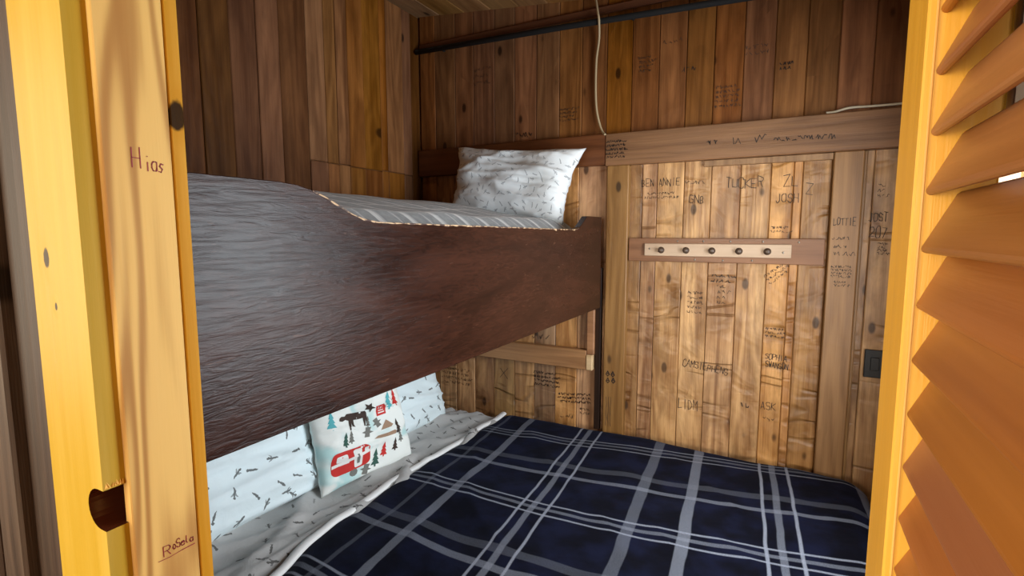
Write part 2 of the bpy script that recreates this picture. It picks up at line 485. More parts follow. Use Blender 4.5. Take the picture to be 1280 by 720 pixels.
def m_glass():
    g = N('window_glass'); t = g.t
    tr = g.node('ShaderNodeBsdfTransparent'); gl = g.node('ShaderNodeBsdfGlossy'); gl.inputs['Roughness'].default_value = 0.02
    lw = g.node('ShaderNodeLayerWeight'); lw.inputs[0].default_value = 0.25
    fr = g.node('ShaderNodeMath', operation='MULTIPLY'); t.links.new(lw.outputs['Facing'], fr.inputs[0]); fr.inputs[1].default_value = 0.25
    mx = g.node('ShaderNodeMixShader'); t.links.new(fr.outputs[0], mx.inputs[0]); t.links.new(tr.outputs[0], mx.inputs[1]); t.links.new(gl.outputs[0], mx.inputs[2])
    t.links.new(mx.outputs[0], t.nodes['Material Output'].inputs[0]); return g.m


M['glass'] = m_glass()

# ------------------------------------------------------------------ the room shell
WX, WY = -1.707, 2.2          # faces of the left and the back wall boards
RX = 0.45                     # face of the bunk room's right wall
Y0, Y1 = 0.25, 0.345          # partition with the doorway


def zc(x): return 2.545 - 0.105 * (x - WX)


floor = struct(box('floor', -2.3, 2.1, -2.7, 2.3, -0.06, -0.012, M['floor'], bev=0))
x = -2.29
while x < 2.05:
    box('floor_board', x, x + 0.136, -2.69, 2.2, -0.012, 0.0, M['floor'], floor, bev=0.002)
    x += 0.138

# left wall: tongue-and-groove boards, cut across at one height towards the corner
wall_left = struct(box('wall_left', WX - 0.07, WX - 0.014, 0.345, WY + 0.07, 0, 2.6, M['wall'], bev=0))
seams = [0.35, 0.41, 0.52, 0.63, 0.735, 0.84, 0.947, 1.054, 1.161, 1.264, 1.359, 1.483, 1.574, 1.635, 1.699, 1.792, 1.903, 1.947, 2.065, 2.127, 2.196]
for a, b in zip(seams[:-1], seams[1:]):
    pr = random.uniform(0, 0.003)
    if a > 1.45 and b < 2.15:
        zj = 1.745 + random.uniform(-0.003, 0.003)
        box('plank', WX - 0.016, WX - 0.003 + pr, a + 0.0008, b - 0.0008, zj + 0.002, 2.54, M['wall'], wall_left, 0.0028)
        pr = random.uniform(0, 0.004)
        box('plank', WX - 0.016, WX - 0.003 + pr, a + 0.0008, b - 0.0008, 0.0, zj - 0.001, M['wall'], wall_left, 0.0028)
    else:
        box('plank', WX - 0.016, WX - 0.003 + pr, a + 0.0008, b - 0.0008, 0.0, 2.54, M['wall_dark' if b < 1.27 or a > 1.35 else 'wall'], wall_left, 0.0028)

# back wall: boards above the beam, pale panel boards below, boards under the bunk
wall_back = struct(box('wall_back', WX - 0.07, RX + 0.07, WY + 0.014, WY + 0.07, 0, 2.62, M['wall'], bev=0))


def bplank(a, b, z0, z1, m, proud=0.0, mat=None):
    pr = random.uniform(0, 0.003) + proud
    return box('plank', a + 0.0008, b - 0.0008, WY + 0.002 - pr, WY + 0.015, z0, z1, M[m], wall_back, 0.0028)


us = [WX, -1.613, -1.491, -1.383, -1.265, -1.157, -1.043, -0.930, -0.823, -0.710, -0.602, -0.490, -0.383, -0.279, -0.173, -0.068, 0.036, 0.136, 0.239, 0.345, RX]
for a, b in zip(us[:-1], us[1:]): bplank(a, b, 1.80, zc(b) + 0.02, 'wall')
ls = [WX, -1.610, -1.502, -1.387, -1.274, -1.156, -1.047, -0.938, -0.83, -0.70]
for a, b in zip(ls[:-1], ls[1:]): bplank(a, b, 0.0, 1.80, 'panel')
ps = [-0.60, -0.546, -0.484, -0.376, -0.272, -0.165, -0.060, 0.016, 0.045, 0.137]
for a, b in zip(ps[:-1], ps[1:]): bplank(a, b, 0.0, 1.80, 'panel')
rs = [0.137, 0.229, 0.262, 0.352, RX]
for a, b in zip(rs[:-1], rs[1:]): bplank(a, b, 0.0, 1.80, 'panel')
box('horizontal_beam', WX + 0.004, -0.700, WY - 0.032, WY + 0.001, 1.742, 1.874, M['beam_dark'], wall_back, 0.003)
box('horizontal_beam', -0.699, RX, WY - 0.036, WY + 0.001, 1.737, 1.870, M['beam'], wall_back, 0.003)
box('post', -0.690, -0.596, WY - 0.034, WY + 0.001, 0.0, 1.737, M['post'], wall_back, 0.003)
box('post', 0.139, 0.229, WY - 0.024, WY + 0.001, 0.0, 1.737, M['post'], wall_back, 0.003)
box('panel_trim', -0.30, 0.137, WY - 0.018, WY + 0.001, 1.712, 1.736, M['post'], wall_back, 0.002)
box('bead', 0.2300, 0.240, WY - 0.010, WY + 0.001, 0.0, 1.737, M['post'], wall_back, 0.002)
box('header_board', WX + 0.004, RX, WY - 0.014, WY + 0.001, 2.372, 2.402, M['beam_dark'], wall_back, 0.003)

# sloping board ceiling over the bunks, flat one over the main room
ceiling = struct(box('ceiling', -2.3, 2.1, -2.7, 2.3, 2.64, 2.70, M['ceil'], bev=0))
x = WX - 0.02
while x < RX:
    w = 0.148
    box('ceiling_board', x + 0.001, min(x + w, RX + 0.02) - 0.001, 0.34, WY + 0.01, 2.4, 2.416, M['ceil'], ceiling, 0.003,
        fn=lambda p: Vector((p.x, p.y, p.z - 2.4 + zc(p.x))))
    x += w

# right wall of the bunk room with the window that lights it
WY0, WY1, WZ0, WZ1 = 0.90, 1.74, 0.86, 1.79
bm = bmesh.new()
box_bm(bm, RX, RX + 0.07, 0.345, WY0, 0, 2.62); box_bm(bm, RX, RX + 0.07, WY1, WY + 0.014, 0, 2.62)
box_bm(bm, RX, RX + 0.07, WY0, WY1, 0, WZ0); box_bm(bm, RX, RX + 0.07, WY0, WY1, WZ1, 2.62)
wall_right = struct(mobj('wall_right', bm_mesh('wall_right', bm), M['wall']))
for k in range(14):
    a = 0.36 + k * 0.131; b = a + 0.129
    for z0, z1 in (((0, 2.3),) if (b < WY0 - 0.04 or a > WY1 + 0.04) else ((0, WZ0 - 0.05), (WZ1 + 0.05, 2.3))):
        box('plank', RX - 0.012, RX, a, min(b, WY - 0.002), z0, z1, M['wall'], wall_right, 0.0028)
win = struct(empty('window_1', (RX + 0.02, (WY0 + WY1) / 2, WZ0)))


def window(win, x0, x1, ya, yb, za, zb, mull, glassx, sash=0.035):
    box('window_frame', x0, x1, ya, yb, za, za + sash, M['plainwood'], win, 0.003)
    box('window_frame', x0, x1, ya, yb, zb - sash, zb, M['plainwood'], win, 0.003)
    box('window_frame', x0, x1, ya, ya + sash, za + sash, zb - sash, M['plainwood'], win, 0.003)
    box('window_frame', x0, x1, yb - sash, yb, za + sash, zb - sash, M['plainwood'], win, 0.003)
    ed = [ya + sash] + list(mull) + [yb - sash]
    for m in mull: box('mullion', x0 + 0.004, x1 - 0.004, m - 0.009, m + 0.009, za + sash, zb - sash, M['plainwood'], win, 0.003)
    for a, b in zip(ed[:-1], ed[1:]): box('pane', glassx - 0.002, glassx + 0.002, a + 0.009, b - 0.009, za + sash, zb - sash, M['glass'], win, 0)


window(win, RX + 0.005, RX + 0.05, WY0, WY1, WZ0, WZ1, (1.20, 1.48), RX + 0.03)

# partition with the doorway
bm = bmesh.new()
box_bm(bm, -2.3, -0.70, Y0 + 0.032, Y1, 0, 2.64); box_bm(bm, 0.20, 2.1, Y0 + 0.032, Y1, 0, 2.64); box_bm(bm, -0.70, 0.20, Y0 + 0.032, Y1, 1.78, 2.64)
wall_front = struct(mobj('wall_front', bm_mesh('wall_front', bm), M['outer']))
e = [-0.737, -0.815, -0.868, -0.885, -0.99, -1.10, -1.21, -1.32, -1.43, -1.54, -1.65, -1.76, -1.87, -1.98, -2.09, -2.2]
for i, (b, a) in enumerate(zip(e[:-1], e[1:])):
    box('plank', a + 0.001, b - 0.001, Y0 + (0.008 if i == 2 else 0.018 + 0.004 * (i % 2)), Y0 + 0.034, 0, 2.63, M['outer'], wall_front, 0.004)
for k in range(15):
    box('plank', 0.205 + k * 0.125, 0.328 + k * 0.125, Y0 + 0.018, Y0 + 0.034, 0, 2.63, M['outer'], wall_front, 0.004)

# left jamb: casing post with a half-round latch cut, stop board and inner edge board
XR = -0.619
pts = [(-0.734, 0.0), (XR, 0.0), (XR, 1.158 - 0.0225)]
cx = XR - 0.0115
for k in range(13):
    a = R(-90 - 180 * k / 12)
    pts.append((cx + 0.0225 * math.cos(a), 1.158 + 0.0225 * math.sin(a)))
pts += [(XR, 1.158 + 0.0225), (XR, 1.78), (-0.734, 1.78)]
trim_1 = struct(prism('trim_1', pts, 1, Y0, Y1, [M['casing'], M['brown_gloss']], loc=(-0.699, Y0, 0)))
for p in trim_1.data.polygons:
    c = p.center
    if abs(c.z - 1.158) < 0.0228 and abs(p.normal.y) < 0.5 and c.x > 0.02 and c.x < 0.0801: p.material_index = 1
box('stop_board', XR - 0.006, -0.611, 0.2712, 0.3380, 0, 1.77, M['stop'], trim_1, 0.0012)
prism('edge_board', [(-0.70, 0.3392), (-0.6108, 0.3392), (-0.6108, 0.3545), (-0.70, 0.3545)], 2, 0, 1.86, M['edge'], trim_1, 0.0015, loc=(-0.611, 0.355, 0))
# splintered wood above the latch cut
bm = bmesh.new()
rs_ = random.Random(3)
for k in range(7):
    cy = 0.2535 + 0.0024 * k; w = rs_.uniform(0.002, 0.004)
    v0 = [Vector((XR - 0.001, cy - w, 1.1815)), Vector((XR - 0.001, cy + w, 1.1815)), Vector((XR + 0.0022, cy, 1.1822 + rs_.uniform(0, .002))), Vector((XR, cy + rs_.uniform(-.002, .002), 1.1835 + rs_.uniform(.002, .006)))]
    vs = [bm.verts.new(v - Vector((XR, 0.2535, 1.18))) for v in v0]
    for q in ((0, 1, 2), (1, 3, 2), (3, 0, 2), (0, 3, 1)): bm.faces.new([vs[i] for i in q])
mobj('splinters', bm_mesh('splinters', bm), M['stop'], (XR, 0.2535, 1.18), trim_1)

# right jamb and head of the doorway
trim_2 = struct(box('trim_2', 0.14, 0.24, Y0, Y1, 0, 1.78, M['gold'], None, 0.003))
box('stop_board', 0.132, 0.142, 0.30, Y1, 0, 1.77, M['stop'], trim_2, 0.0012)
trim_3 = struct(box('trim_3', -0.734, 0.24, Y0, Y1, 1.7805, 1.88, M['gold'], None, 0.003))

# main room behind the camera: walls, plus unseen windows added to light casing, slats and panel
bm = bmesh.new()
box_bm(bm, -2.3, -1.1, -2.76, -2.7, 0, 2.64); box_bm(bm, 0.3, 2.1, -2.76, -2.7, 0, 2.64)
box_bm(bm, -1.1, 0.3, -2.76, -2.7, 0, 0.85); box_bm(bm, -1.1, 0.3, -2.76, -2.7, 1.95, 2.64)
struct(mobj('wall_rear', bm_mesh('wall_rear', bm), M['plainwood']))
win3 = struct(empty('added_window_3', (-0.4, -2.73, 0.85)))  # unseen window added to carry the rear fill
for q in ((-1.1, 0.3, 0.85, 0.90), (-1.1, 0.3, 1.90, 1.95), (-1.1, -1.05, 0.90, 1.90), (0.25, 0.3, 0.90, 1.90)):
    box('window_frame', q[0], q[1], -2.752, -2.708, q[2], q[3], M['plainwood'], win3, 0.003)
box('mullion', -0.415, -0.385, -2.748, -2.712, 0.90, 1.90, M['plainwood'], win3, 0.003)
box('pane', -1.05, -0.415, -2.732, -2.728, 0.90, 1.90, M['glass'], win3, 0)
box('pane', -0.385, 0.25, -2.732, -2.728, 0.90, 1.90, M['glass'], win3, 0)
struct(box('wall_main_right', 2.1, 2.16, -2.7, 0.345, 0, 2.64, M['plainwood'], bev=0))
bm = bmesh.new()
AY0, AY1, AZ0, AZ1 = -1.85, -0.45, 0.85, 2.15
box_bm(bm, -2.36, -2.3, -2.7, AY0, 0, 2.64); box_bm(bm, -2.36, -2.3, AY1, 0.345, 0, 2.64)
box_bm(bm, -2.36, -2.3, AY0, AY1, 0, AZ0); box_bm(bm, -2.36, -2.3, AY0, AY1, AZ1, 2.64)
struct(mobj('wall_main_left', bm_mesh('wall_main_left', bm), M['plainwood']))
win2 = struct(empty('added_window_2', (-2.33, (AY0 + AY1) / 2, AZ0)))  # unseen window added to carry the side fill
window(win2, -2.352, -2.307, AY0, AY1, AZ0, AZ1, (-1.15,), -2.33)

# ------------------------------------------------------------------ louvred door, folded open beside the camera
door = tag(empty('louvered_door', (0.076, 0.11, 0.02)), 'golden wooden louvered door with brown slats, standing open at the right', 'door')
DX0, DX1 = 0.062, 0.098
box('stile', DX0, DX1, 0.3627, 0.4197, 0.02, 1.765, M['gold'], door, 0.0012)
box('stile', DX0, DX1, -0.26, -0.203, 0.02, 1.765, M['gold'], door, 0.0012)
box('bead', 0.0655, 0.0668, 0.3617, 0.3630, 0.19, 1.685, M['gold'], door, 0.0004)
box('door_rail', DX0 + .001, DX1 - .001, -0.203, 0.3627, 0.02, 0.18, M['gold'], door, 0.0012)
box('door_rail', DX0 + .001, DX1 - .001, -0.203, 0.3627, 1.69, 1.765, M['gold'], door, 0.0012)
th = 0.0052; d = Vector((0.0150, 0.0335)); dl = d.length; d.normalize(); nrm = Vector((-d.y, d.x))
prof = []
for k in range(7):
    a = math.pi * k / 6
    prof.append(d * (th / 2 - th / 2 * math.sin(a)) + nrm * (th / 2 * math.cos(a)))
for k in range(5):
    a = math.pi * k / 4
    prof.append(d * (dl - th / 2 + th / 2 * math.sin(a)) - nrm * (th / 2 * math.cos(a)))
z0s = 1.4391; pitch = 0.0320
slat0 = None
kmin = -int((z0s - 0.19) / pitch); kmax = int((1.652 - z0s) / pitch)
for k in range(kmin, kmax + 1):
    z = z0s + pitch * k
    if slat0 is None:
        slat0 = prism('slat', [(0.0690 + p.x, z + p.y) for p in prof], 1, -0.2025, 0.3622, M['slat'], door, loc=(0.069, 0.11, z))
    else:
        c = slat0.copy(); COL.objects.link(c); c.parent = door
        c.location = (0.069 - 0.076, 0.0, z - 0.02)
        c.rotation_euler = (0, R(random.uniform(-1.2, 1.2)), 0)
for z in (0.35, 1.50):
    h = box('hinge', 0.0975, 0.141, 0.352, 0.3546, z, z + 0.07, M['metal'], door, 0.0005)
    tube('hinge_pin', [(0.100, 0.356, z), (0.100, 0.356, z + 0.07)], 0.004, M['metal'], h, 10, 1)

# ------------------------------------------------------------------ upper bunk along the left wall
RXF = -0.696                  # outer face of the side board
bunk = tag(empty('upper_bunk', (-1.2, 1.27, 0.83)), 'built-in upper bunk with dark brown stained plywood side board, along the left wall', 'bunk bed')
top = [(0.362, 1.530), (0.540, 1.530), (0.575, 1.5275), (0.605, 1.521), (0.635, 1.511), (0.665, 1.497), (0.692, 1.485), (0.720, 1.477), (0.760, 1.4715), (1.30, 1.4675), (1.800, 1.464), (1.835, 1.466), (1.865, 1.474), (1.945, 1.517), (1.96, 1.518), (2.122, 1.518)]
prism('side_board', [(0.362, 1.132)] + [(2.122, 1.1285)] + top[::-1], 0, RXF - 0.024, RXF, M['rail'], bunk, 0.0012, loc=(RXF - 0.012, 1.25, 1.13))
# worn, chipped top edge of the side board
v = []; f = []
rr = random.Random(5)
ed = []
for (a, za), (b, zb) in zip(top[3:12], top[4:13]):
    n = max(2, int((b - a) / 0.012))
    for k in range(n): ed.append((a + (b - a) * k / n, za + (zb - za) * k / n))
for i, (y, z) in enumerate(ed):
    h = 0.0016 + 0.0055 * max(0, noise.noise(Vector((y * 23, 3.1, 0)))) + 0.002 * rr.random() ** 3
    v += [(0.0, y - 1.25, z - 1.13 + 0.0004), (0.0006, y - 1.25, z - 1.13 - 0.0006), (0.0006, y - 1.25, z - 1.13 - h)]
    if i:
        j = i * 3
        f += [(j - 3, j, j + 1, j - 2), (j - 2, j + 1, j + 2, j - 1)]
mobj('worn_edge', mesh('worn_edge', v, f), M['worn'], (RXF, 1.25, 1.13), bunk)
box('platform', WX + 0.004, RXF - 0.0245, 0.362, WY - 0.034, 1.30, 1.318, M['ledger'], bunk, 0.002)
box('wall_ledger', WX + 0.003, WX + 0.04, 0.362, WY - 0.040, 1.21, 1.30, M['ledger'], bunk, 0.002)
box('wall_ledger', WX + 0.045, -0.769, WY - 0.042, WY - 0.003, 0.834, 0.924, M['ledger'], bunk, 0.003)
box('ledger_end', -0.7685, -0.738, WY - 0.046, WY - 0.003, 0.834, 0.905, M['cutend'], bunk, 0.004)
box('support_post', -0.768, -0.734, WY - 0.040, WY - 0.003, 0.906, 1.299, M['ledger'], bunk, 0.003)
box('support_post', -0.7335, -0.708, WY - 0.026, WY - 0.003, 0.56, 1.299, M['gap_shade'], bunk, 0.002)  # dark strip painted as the shadow gap, not a real post

# upper mattress, crowned towards the wall, under a grey checked cover


def grid(name, nu, nv, fn, uvfn, mat, parent=None, loc=(0, 0, 0), thick=0.0, label=None):
    v = []; f = []; uv = []
    for j in range(nv + 1):
        for i in range(nu + 1):
            p = Vector(fn(i / nu, j / nv)); v.append(p - Vector(loc)); uv.append(uvfn(p, i / nu, j / nv))
    for j in range(nv):
        for i in range(nu):
            a = j * (nu + 1) + i; f.append((a, a + 1, a + nu + 2, a + nu + 1))
    me = mesh(name, v, f)
    ul = me.uv_layers.new(name='UVMap')
    for lp in me.loops: ul.data[lp.index].uv = uv[lp.vertex_index]
    o = mobj(name, me, mat, loc, parent, smooth=True)
    if thick:
        m = o.modifiers.new('thickness', 'SOLIDIFY'); m.thickness = abs(thick); m.offset = -1 if thick > 0 else 1
    return o


def smst(a, b, x):
    t = min(1, max(0, (x - a) / (b - a))); return t * t * (3 - 2 * t)


def um(u, v):
    # wraps from the underside at the rail over the top to the wall
    y = 0.385 + v * (2.160 - 0.385)
    q = u
    if q < 0.12:
        t = q / 0.12; xx = -0.728 - 0.012 * t; z = 1.325 + t * 0.110
    else:
        t = (q - 0.12) / 0.88; xx = -0.740 - t * (WX * -1 - 0.740 - 0.008)
        z = 1.435 + 0.065 * smst(0, 0.14, t) + 0.095 * smst(0.0, 0.8, t)
    endr = min(1, (min(v, 1 - v) * 1.8) / 0.10)
    if q >= 0.12: z -= 0.05 * (1 - endr) ** 2
    z += 0.007 * noise.noise(Vector((xx * 5, y * 4, 2.0)))
    return (xx, y, z)


mat_up = tag(grid('mattress', 60, 80, um, lambda p, u, v: (p.x * 1.0, p.y), M['check'], None, (-1.21, 1.27, 1.320), -0.03),
             'upper bunk mattress under a grey and white checked cover', 'mattress')

# ------------------------------------------------------------------ pillows


def pillow_fn(w, h, t, seed, wr=0.010, pinch=0.07, folds=(), taper=0.0):
    def S(u, v, s):
        px = w / 2 * u * (1 - pinch * (1 - v * v) * abs(u)) * (1 + taper * v); pz = h / 2 * v * (1 - pinch * (1 - u * u) * abs(v))
        pz += 0.012 * noise.noise(Vector((u * 1.7, seed, v * 0.6))) * (1 if v > 0 else 0.4) * abs(v)
        pf = max(0.0, (1 - u ** 4) * (1 - v ** 4)) ** 0.55
        d = t / 2 * pf
        n = noise.noise(Vector((u * 2.1 + seed, v * 2.6, seed * 0.7)))
        r = 1 - abs(noise.noise(Vector((u * 1.6 - v * 0.8 + seed, v * 1.9 + u * 0.9, seed + 4)))) * 2
        r2 = 1 - abs(noise.noise(Vector((u * 0.8 + seed * 2, v * 3.6 + u * 0.8, seed + 9)))) * 2
        k = min(1.0, pf * 2.2)
        d += k * (wr * n + wr * 0.35 * max(0, r) ** 2 + wr * 0.9 * max(0, r2) ** 3)
        for (u0, v0, ang, wid, amp) in folds:
            e = (u - u0) * math.sin(ang) + (v - v0) * math.cos(ang)
            d += k * amp * math.exp(-(e / wid) ** 2)
        return Vector((px, -s * d, pz))
    return S


def pillow(name, S, mat, rot, loc, nu=64, nv=48):
    """front faces local -Y; origin at the centre of the bottom seam"""
    v = []; f = []; uv = []
    base = S(0, -1, 1).z
    idx = {}
    for s in (1, -1):
        for j in range(nv + 1):
            for i in range(nu + 1):
                rim = i in (0, nu) or j in (0, nv)
                if rim and s == -1: idx[(s, i, j)] = idx[(1, i, j)]; continue
                u = -1 + 2 * i / nu; w = -1 + 2 * j / nv
                p = S(u, w, s); p.z -= base
                idx[(s, i, j)] = len(v); v.append(p); uv.append((p.x + (0 if s == 1 else 5), p.z))
        for j in range(nv):
            for i in range(nu):
                q = [idx[(s, i, j)], idx[(s, i + 1, j)], idx[(s, i + 1, j + 1)], idx[(s, i, j + 1)]]
                f.append(q if s == 1 else q[::-1])
    me = mesh(name, v, f)
    ul = me.uv_layers.new(name='UVMap')
    for lp in me.loops: ul.data[lp.index].uv = uv[lp.vertex_index]
    o = mobj(name, me, mat, loc, None, rot, smooth=True)
    return o, base


S = pillow_fn(0.615, 0.335, 0.13, 3.3, 0.014, 0.11, taper=0.055, folds=((-0.1, 0.45, 0.25, 0.07, 0.012), (0.4, 0.2, -0.12, 0.06, 0.010), (0.3, -0.15, 0.1, 0.05, 0.007), (-0.7, 0.3, -0.7, 0.08, 0.010)))
pu, _ = pillow('pillow', S, M['pillow_up'], (R(-17), R(4.5), 0), (-1.105, 2.000, 1.528))
tag(pu, 'white pillow with small grey print propped up on the upper bunk', 'pillow')

# ------------------------------------------------------------------ lower bed
base = tag(empty('bed_base', (-0.69, 1.40, 0.0)), 'wooden base of the lower double bed under the mattress', 'bed')
box('platform', WX + 0.006, 0.30, 0.62, WY - 0.04, 0.30, 0.325, M['ledger'], base, 0.002)
box('front_panel', WX + 0.006, 0.30, 0.64, 0.662, 0.0, 0.299, M['ledger'], base, 0.002)
box('end_panel', 0.272, 0.294, 0.663, WY - 0.045, 0.0, 0.299, M['ledger'], base, 0.002)

LM = (-0.70, 1.39, 0.327)
BX0, BX1, BY0, BY1 = WX + 0.008, 0.285, 0.63, 2.155


def sheet_top(x, y):
    r = 1 - abs(noise.noise(Vector((x * 7.5 + y * 1.6, y * 1.7 - x * 1.0, 1.3)))) * 2
    r2 = 1 - abs(noise.noise(Vector((x * 9 - y * 2.0, y * 4.2 + x * 2, 5.3)))) * 2
    amp = 1 - smst(-1.20, -1.08, x)
    z = 0.541 - 0.006 * (1 - amp) + amp * 0.012 * noise.noise(Vector((x * 3, y * 3, 8))) + amp * (0.026 * max(0, r) ** 3 + 0.014 * max(0, r2) ** 3)
    return z


def lm(u, v):
    # rounded-over slab: sides go down to the platform
    def prof(t, a0, a1):
        # returns coordinate and drop factor
        if t < 0.08: return a0, 1 - t / 0.08
        if t > 0.92: return a1, (t - 0.92) / 0.08
        return a0 + (a1 - a0) * (t - 0.08) / 0.84, 0.0
    x, dx = prof(u, BX0, BX1); y, dy = prof(v, BY0, BY1)
    e = min(x - BX0, BX1 - x, y - BY0, BY1 - y)
    rnd = 0.03 * (1 - min(1, e / 0.05)) ** 2
    d = max(dx, dy)
    z = (sheet_top(x, y) - rnd) * (1 - d) + 0.330 * d
    return (x, y, z)


lmat = tag(grid('mattress', 150, 130, lm, lambda p, u, v: (p.x, p.y), M['sheet'], None, LM),
           'lower mattress in a white sheet printed with dark insects', 'mattress')


def blanket_left(y):
    pts = [(0.55, -1.09), (0.825, -1.123), (0.949, -1.165), (1.061, -1.180), (1.36, -1.205), (1.714, -1.198), (2.121, -1.181), (2.2, -1.18)]
    for (a, xa), (b, xb) in zip(pts[:-1], pts[1:]):
        if y <= b: return xa + (xb - xa) * (y - a) / (b - a)
    return pts[-1][1]


def bl_top(x, y):
    z = 0.566 + 0.010 * noise.noise(Vector((x * 2.6, y * 2.6, 3))) + 0.005 * noise.noise(Vector((x * 7, y * 6, 9)))
    r = 1 - abs(noise.noise(Vector((x * 3.1 + y * 2.5, y * 1.7, 11)))) * 2
    return z + 0.006 * max(0, r) ** 3


def bl(u, v):
    # v: over the front edge and along the bed; u: from the turned-back edge to the foot
    t = v * 1.13
    if t < 0.13: y = 0.605; dy = (0.13 - t) / 0.13 * 0.22
    else: y = 0.605 + (t - 0.13) * (2.158 - 0.605); dy = 0.0
    x0 = blanket_left(y); s = u * 1.10
    if s <= 1.0: x = x0 + s * (0.305 - x0); dx = 0.0
    else: x = 0.305 + 0.004 * (s - 1); dx = (s - 1.0) / 0.10 * 0.2
    ex = 0.305 - x; ey = y - 0.605
    rnd = 0.045 * (1 - min(1, max(0, ex) / 0.09)) ** 2 + 0.04 * (1 - min(1, max(0, ey) / 0.08)) ** 2
    rnd += 0.016 * (1 - min(1, (x - x0) / 0.05)) ** 2 + 0.012 * (1 - min(1, (2.158 - y) / 0.05)) ** 2
    z = bl_top(x, y) - rnd - dx - dy
    return (x, y, z)


def bl_uv(p, u, v):
    x, y = p.x, p.y
    y2 = y - max(0.0, 0.52 - p.z) if y < 0.61 else y
    x2 = x + (max(0.0, 0.52 - p.z) if x > 0.30 else 0)
    b = min(0.12, max(0.0, 0.08 - 0.1167 * (y - 1.5)))
    return (x2 - 0.07 * (2.15 - y), y2 - 0.175 * x2 - b * x2 * x2)


BL = (-0.44, 1.38, 0.55)
blanket = tag(grid('blanket', 150, 150, bl, bl_uv, M['plaid'], None, BL, 0.009),
              'navy blue plaid fleece blanket spread over the lower bed', 'blanket')
# white sheet edge folded along the blanket's turned-back side
edge = []
for k in range(60):
    y = 0.63 + (2.15 - 0.63) * k / 59
    edge.append((blanket_left(y) - 0.004 + 0.004 * noise.noise(Vector((y * 9, 1, 0))), y, bl_top(blanket_left(y), y) - 0.003))
v = []; f = []
for i, (x, y, z) in enumerate(edge):
    w = 0.018 + 0.006 * noise.noise(Vector((y * 6, 4, 0)))
    for dx, dz in ((-w, -0.008), (-w * 0.9, -0.001), (-w * 0.4, 0.004), (0.004, 0.004), (0.012, -0.001), (0.012, -0.006)):
        v.append(Vector((x + dx, y, z + dz)) - Vector(BL))
    if i:
        for q in range(5):
            j = i * 6 + q; f.append((j - 6, j - 5, j + 1, j))
mobj('white_hem', mesh('white_hem', v, f), M['white_cotton'], BL, blanket, smooth=True)

# pillows leaning on the left wall under the bunk (front turned to +X)
S = pillow_fn(0.66, 0.44, 0.135, 1.7, 0.017, 0.06)
p1, _ = pillow('pillow', S, M['pillow'], (R(-22), 0, R(90)), (-1.442, 0.945, 0.550))
tag(p1, 'white insect-print pillow on the lower bed, nearest the doorway', 'pillow')
S = pillow_fn(0.64, 0.44, 0.135, 6.2, 0.017, 0.06)
p2, _ = pillow('pillow', S, M['pillow'], (R(-20), 0, R(90)), (-1.460, 1.715, 0.552))
tag(p2, 'white insect-print pillow on the lower bed, farther one in the back corner', 'pillow')
CS = pillow_fn(0.41, 0.40, 0.11, 9.4, 0.013, 0.07)
cu, cbase = pillow('cushion', CS, M['cushion'], (R(-17), R(0), R(80)), (-1.338, 1.375, 0.556))
tag(cu, 'small cushion printed with moose, leaves and a red camper, in front of two pillows', 'cushion')


def decal(name, polys, mat, off=0.0012):
    """flat print lying on the cushion's front, polygons in cushion (u, v)"""
    bm = bmesh.new()
    for poly in polys:
        vs = [bm.verts.new((p[0] * 0.94 - 0.05, p[1] * 0.80 - 0.25, 0)) for p in poly]
        fc = bm.faces.new(vs)
    bmesh.ops.triangulate(bm, faces=bm.faces[:])
    for _ in range(5):
        es = [e for e in bm.edges if e.calc_length() > 0.07]
        if not es: break
        bmesh.ops.subdivide_edges(bm, edges=es, cuts=1)
        bmesh.ops.triangulate(bm, faces=bm.faces[:])
    for v in bm.verts:
        p = CS(v.co.x, v.co.y, 1); p.z -= cbase; p.y -= off; v.co = p
    me = bpy.data.meshes.new(name); bm.to_mesh(me); bm.free()
    o = bpy.data.objects.new(name, me); me.materials.append(mat); COL.objects.link(o); o.parent = cu
    return o


def rrect(x0, x1, y0, y1, r=0.08, n=4):
    P = []
    for cx_, cy_, a0 in ((x1 - r, y1 - r, 0), (x0 + r, y1 - r, 90), (x0 + r, y0 + r, 180), (x1 - r, y0 + r, 270)):
        for k in range(n + 1):
            a = R(a0 + 90 * k / n); P.append((cx_ + r * math.cos(a), cy_ + r * math.sin(a)))
    return P


def shear(P, ox, oy, s=1.0, k=0.0, ang=0.0):
    out = []
    for (x, y) in P:
        x, y = x * s, y * s
        out.append((ox + x * math.cos(ang) - y * math.sin(ang), oy + x * math.sin(ang) + y * math.cos(ang)))
    return out


decal('camper_print', [rrect(-0.86, -0.02, -0.62, -0.12, 0.14)], M['ink_red'])
decal('camper_stripe', [[(-0.85, -0.42), (-0.03, -0.34), (-0.03, -0.27), (-0.85, -0.35)], rrect(-0.40, -0.22, -0.58, -0.16, 0.04)], M['ink_white'], 0.0020)
for rc in (rrect(-0.76, -0.52, -0.33, -0.20, 0.03), rrect(-0.16, -0.06, -0.28, -0.19, 0.02), rrect(-0.70, -0.50, -0.41, -0.36, 0.01)):
    decal('camper_window', [rc], M['ink_white'], 0.0021)
decal('figure_print', [shear([(-.03, -.12), (.03, -.12), (.035, .02), (.02, .1), (-.02, .1), (-.035, .02)], -0.31, -0.38)], M['ink_grey'], 0.0027)
decal('wheel_print', [shear([(.09 * math.cos(R(a)), .09 * math.sin(R(a))) for a in range(0, 360, 40)], -0.42, -0.68)], M['ink_grey'])
